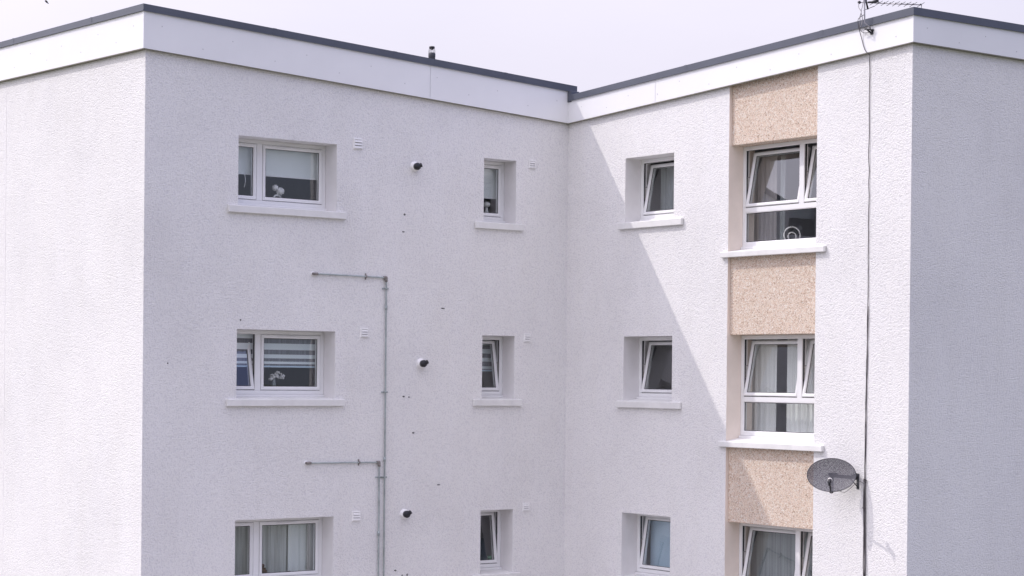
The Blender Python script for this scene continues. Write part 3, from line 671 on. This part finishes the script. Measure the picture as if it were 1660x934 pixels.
def roller(B, u0, u1, vb, m, lb, w_=-.42, cord=None, group=None):
    e = empty('roller_blind', B((u0+u1)/2, vb, w_), lb, 'blind', group)
    mb = MB(); box(mb, B, u0, u1, vb, 3.10, w_-.002, w_); mb.build('fabric', m, e)
    mb = MB(); box(mb, B, u0, u1, vb-.022, vb, w_-.008, w_+.004); mb.build('bottom_bar', UPVC, e, bevel=.003)
    mb = MB(); tube(mb, [B(u0, 3.10, w_-.02), B(u1, 3.10, w_-.02)], .022, 12); mb.build('roller', UPVC, e)
    if cord:
        mb = MB(); tube(mb, [B(cord, vb, w_+.01), B(cord+.015, vb-.12, w_+.012), B(cord-.005, vb-.20, w_+.01)], .006, 6); mb.build('pull_cord', CHINA, e)
    return e
S0, S1, S2 = [rb('shade', r) for r in ROW]; T0, T1, T2 = [rb('sunny', r) for r in ROW]
roller(S0, -5.78, -4.23, 2.672, BLIND, 'pale half lowered roller blind in the wide window on the top row', cord=-5.47)
roller(S0, -1.60, -1.02, 2.600, BLIND, 'pale roller blind in the narrow window on the top row', w_=-.44)
# striped day and night blinds
def zebra(B, u0, u1, bands, vb, lb, w_=-.42):
    e = empty('striped_blind', B((u0+u1)/2, vb, w_), lb, 'blind')
    mb = MB(); box(mb, B, u0, u1, vb, 3.11, w_-.006, w_-.005); mb.build('sheer_layer', ZDARK, e)
    for a, b in bands:
        mb = MB(); box(mb, B, u0, u1, a, b, w_-.001, w_+.001); mb.build('opaque_band', ZLIGHT, e)
    mb = MB(); box(mb, B, u0, u1, vb-.024, vb, w_-.008, w_+.006); mb.build('bottom_bar', BLINDB, e, bevel=.003)
zebra(S1, -5.78, -4.23, [(3.02, 3.11), (2.865, 2.955), (2.745, 2.80), (2.665, 2.70)], 2.640, 'pale striped blind in the wide window on the middle row')
zebra(S1, -1.60, -1.02, [(3.0, 3.11), (2.87, 2.94), (2.745, 2.805), (2.635, 2.675)], 2.62, 'striped blind behind the tilted narrow window on the middle row', w_=-.56)
# third row left: net curtain
cloth(S2, -5.78, -4.22, 3.10, 2.26, -.53, .016, 13, 'net_curtain', NETP, 'grey net curtain in the wide window on the lowest row', 'curtain', 4)
cloth(S2, -4.66, -4.36, 3.09, 2.27, -.50, .006, 3, 'reflection_panel', BLIND, 'pale flat panel imitating a wall reflection at the right of the lowest wide window', 'curtain', 5)  # added pale sheet imitating the sunny wall reflected in the glass
# sunny wall small windows
cloth(T0, 1.48, 1.80, 3.09, 2.27, -.62, .02, 3, 'side_curtain', NETG, 'light curtain drawn aside in the top small square window', 'curtain', 8)
cloth(T0, 1.70, 2.45, 3.09, 2.27, -.66, .012, 6, 'net_curtain', NETG, 'dim grey net across the top small square window', 'curtain', 9)
roller(T2, 1.38, 2.44, 2.262, BLINDB, 'blue grey blind fully lowered in the lowest small square window', w_=-.56)
# pebbledash strip windows
cloth(T0, 3.55, 3.93, 3.10, 1.76, -.62, .022, 4, 'taupe_curtain', TAUPE, 'taupe curtain gathered at the left of the top large window', 'curtain', 11)
cloth(T0, 4.02, 4.12, 3.10, 1.76, -.60, .012, 2, 'net_curtain', NETG, 'narrow strip of net beside the taupe curtain in the top large window', 'curtain', 12)
cloth(T1, 3.50, 4.04, 3.10, 1.76, -.56, .016, 5, 'net_curtain', NET, 'white net curtain at the left of the middle large window', 'curtain', 13)
cloth(T1, 4.24, 5.28, 3.10, 1.76, -.56, .016, 11, 'net_curtain', NET, 'white net curtain at the right of the middle large window', 'curtain', 14)
cloth(T2, 3.50, 5.28, 3.10, 1.76, -.60, .003, 5, 'net_curtain', NETG, 'dim grey green net across the lowest large window', 'curtain', 15)

# ornaments standing on the window boards
def ring_torus(mb, c, R1, r1, ax, mi=0, a0=0, a1=2*math.pi, seg=28):
    ax = Vector(ax).normalized(); x = ax.orthogonal().normalized(); x = Vector((0, 0, 1)); y = ax.cross(x).normalized()
    tube(mb, [Vector(c)+(x*math.cos(a0+(a1-a0)*k/seg)+y*math.sin(a0+(a1-a0)*k/seg))*R1 for k in range(seg+1)], r1, 8, mi, True)
e = empty('figurine', S0(-4.90, 2.245, -.46), 'white ceramic figurine with ring base and two round puffs in the top wide window', 'ornament')
mb = MB(); ring_torus(mb, S0(-4.912, 2.33, -.46), .068, .014, (1, 0, 0)); mb.build('ring_base', CHINA, e)
mb = MB(); blob(mb, S0(-4.945, 2.500, -.46), .045, seed=1); mb.build('puff', CHINA, e); mb = MB(); blob(mb, S0(-4.865, 2.455, -.46), .058, seed=2); tube(mb, [S0(-4.912, 2.38, -.46), S0(-4.90, 2.45, -.46)], .014, 8); mb.build('puff', CHINA, e)
e = empty('flower_ornament', S1(-4.88, 2.245, -.47), 'white coral like ornament standing in the middle wide window', 'ornament')
mb = MB(); r = random.Random(2)
for k in range(46):
    a = r.uniform(0, 6.28); q = math.sqrt(r.random()); blob(mb, S1(-4.88+.125*q*math.cos(a), 2.475+.085*q*abs(math.sin(a))-.03*abs(q*math.cos(a)), -.47+r.uniform(-.05, .05)), r.uniform(.010, .019), seed=k, lump=.3)
mb.build('blossom', CHINA, e)
mb = MB(); lathe(mb, S1(-4.93, 2.245, -.47), (0, 0, 1), [(.001, 0), (.028, 0), (.030, .10), (.018, .19), (.016, .22)], 14); mb.build('vase', NETG, e)
e = MB(); lathe(e, S0(-1.245+.03, 2.245, -.47), (0, 0, 1), [(.001, 0), (.06, 0), (.052, .09), (.02, .16), (.018, .20)], 18); blob(e, S0(-1.215, 2.49, -.47), .055, seed=9, squash=.75)
tag(e.build('vase_of_blooms', CHINA), 'small pale vase with white bloom in the top narrow window', 'ornament')
e = empty('plant_pot', S2(-1.11, 2.245, -.44), 'small green pot inside the lowest narrow window', 'pot')
mb = MB(); lathe(mb, S2(-1.11, 2.245, -.44), (0, 0, 1), [(.001, 0), (.030, 0), (.036, .12), (.040, .125), (.040, .15), (.034, .15), (.032, .13)], 18); mb.build('pot', GREENC, e)
mb = MB(); lathe(mb, S2(-1.22, 2.245, -.45), (0, 0, 1), [(.001, 0), (.028, 0), (.045, .08), (.043, .085), (.024, .01)], 16); tag(mb.build('bowl', CHINA), 'small pale bowl beside the green pot in the lowest narrow window', 'bowl')
e = MB(); ring_torus(e, T0(4.425, 1.862, -.43), .112, .009, (.8, -.6, 0)); ring_torus(e, T0(4.435, 1.84, -.42), .055, .009, (.8, -.6, 0)); box(e, T0, 4.36, 4.49, 1.741, 1.757, -.47, -.39)
tag(e.build('ring_sculpture', CHINA), 'pale double ring sculpture on the board of the top large window', 'ornament')
e = MB(); blob(e, S2(-5.085, 2.33, -.45), .05, seed=3, squash=1.7, lump=.2); blob(e, S2(-5.10, 2.44, -.45), .028, seed=4); tag(e.build('brown_figurine', BROWN), 'small dark brown figurine at the left of the lowest wide window', 'ornament')
e = MB(); blob(e, S2(-4.66, 2.30, -.46), .055, seed=5, squash=.8); tag(e.build('pebble_ornament', RUST), 'rounded brownish ornament in the middle of the lowest wide window', 'ornament')
e = MB(); lathe(e, S2(-4.42, 2.245, -.46), (0, 0, 1), [(.001, 0), (.05, 0), (.085, .10), (.083, .105), (.04, .02)], 20); tag(e.build('dish', CHINA), 'shallow white dish at the right of the lowest wide window', 'bowl')

# ------------------------------------------------------------------ a bird in the sky
fwd = Vector((-.796, .605, 0)); bc = Vector((-24.5, -3.1, 0))
def at_px(px, py, dist):
    d = fw+R_*((px-830)/3235)-U_*((py-634.28)/3235); return Vector(M.translation)+d*dist
bpos = at_px(75.5, 3.5, 70)
e = empty('bird', bpos, 'tiny dark bird flying in the pale sky above the left roof edge', 'bird')
mb = MB(); d = (R_*.8-U_*.6).normalized(); tube(mb, [bpos-d*.085, bpos-d*.05, bpos, bpos+d*.05, bpos+d*.075, bpos+d*.10], [.004, .018, .026, .02, .014, .002], 10); mb.build('body', BLACK, e)
for s in (-1, 1):
    mb = MB(); side = fwd*s; a = bpos-d*.025; b = bpos+d*.03; m1 = bpos+side*.12+Vector((0, 0, .05))
    t = bpos+side*.24+Vector((0, 0, .01))-d*.05
    mb.add([a, b, m1+d*.02, m1-d*.045, t, a+Vector((0, 0, .006)), b+Vector((0, 0, .006)), m1+d*.02+Vector((0, 0, .006)), m1-d*.045+Vector((0, 0, .006)), t+Vector((0, 0, .003))],
           [(0, 1, 2, 3), (3, 2, 4), (5, 8, 7, 6), (8, 9, 7), (0, 3, 8, 5), (1, 6, 7, 2), (3, 4, 9, 8), (2, 7, 9, 4), (0, 5, 6, 1)]); mb.build('wing', BLACK, e)
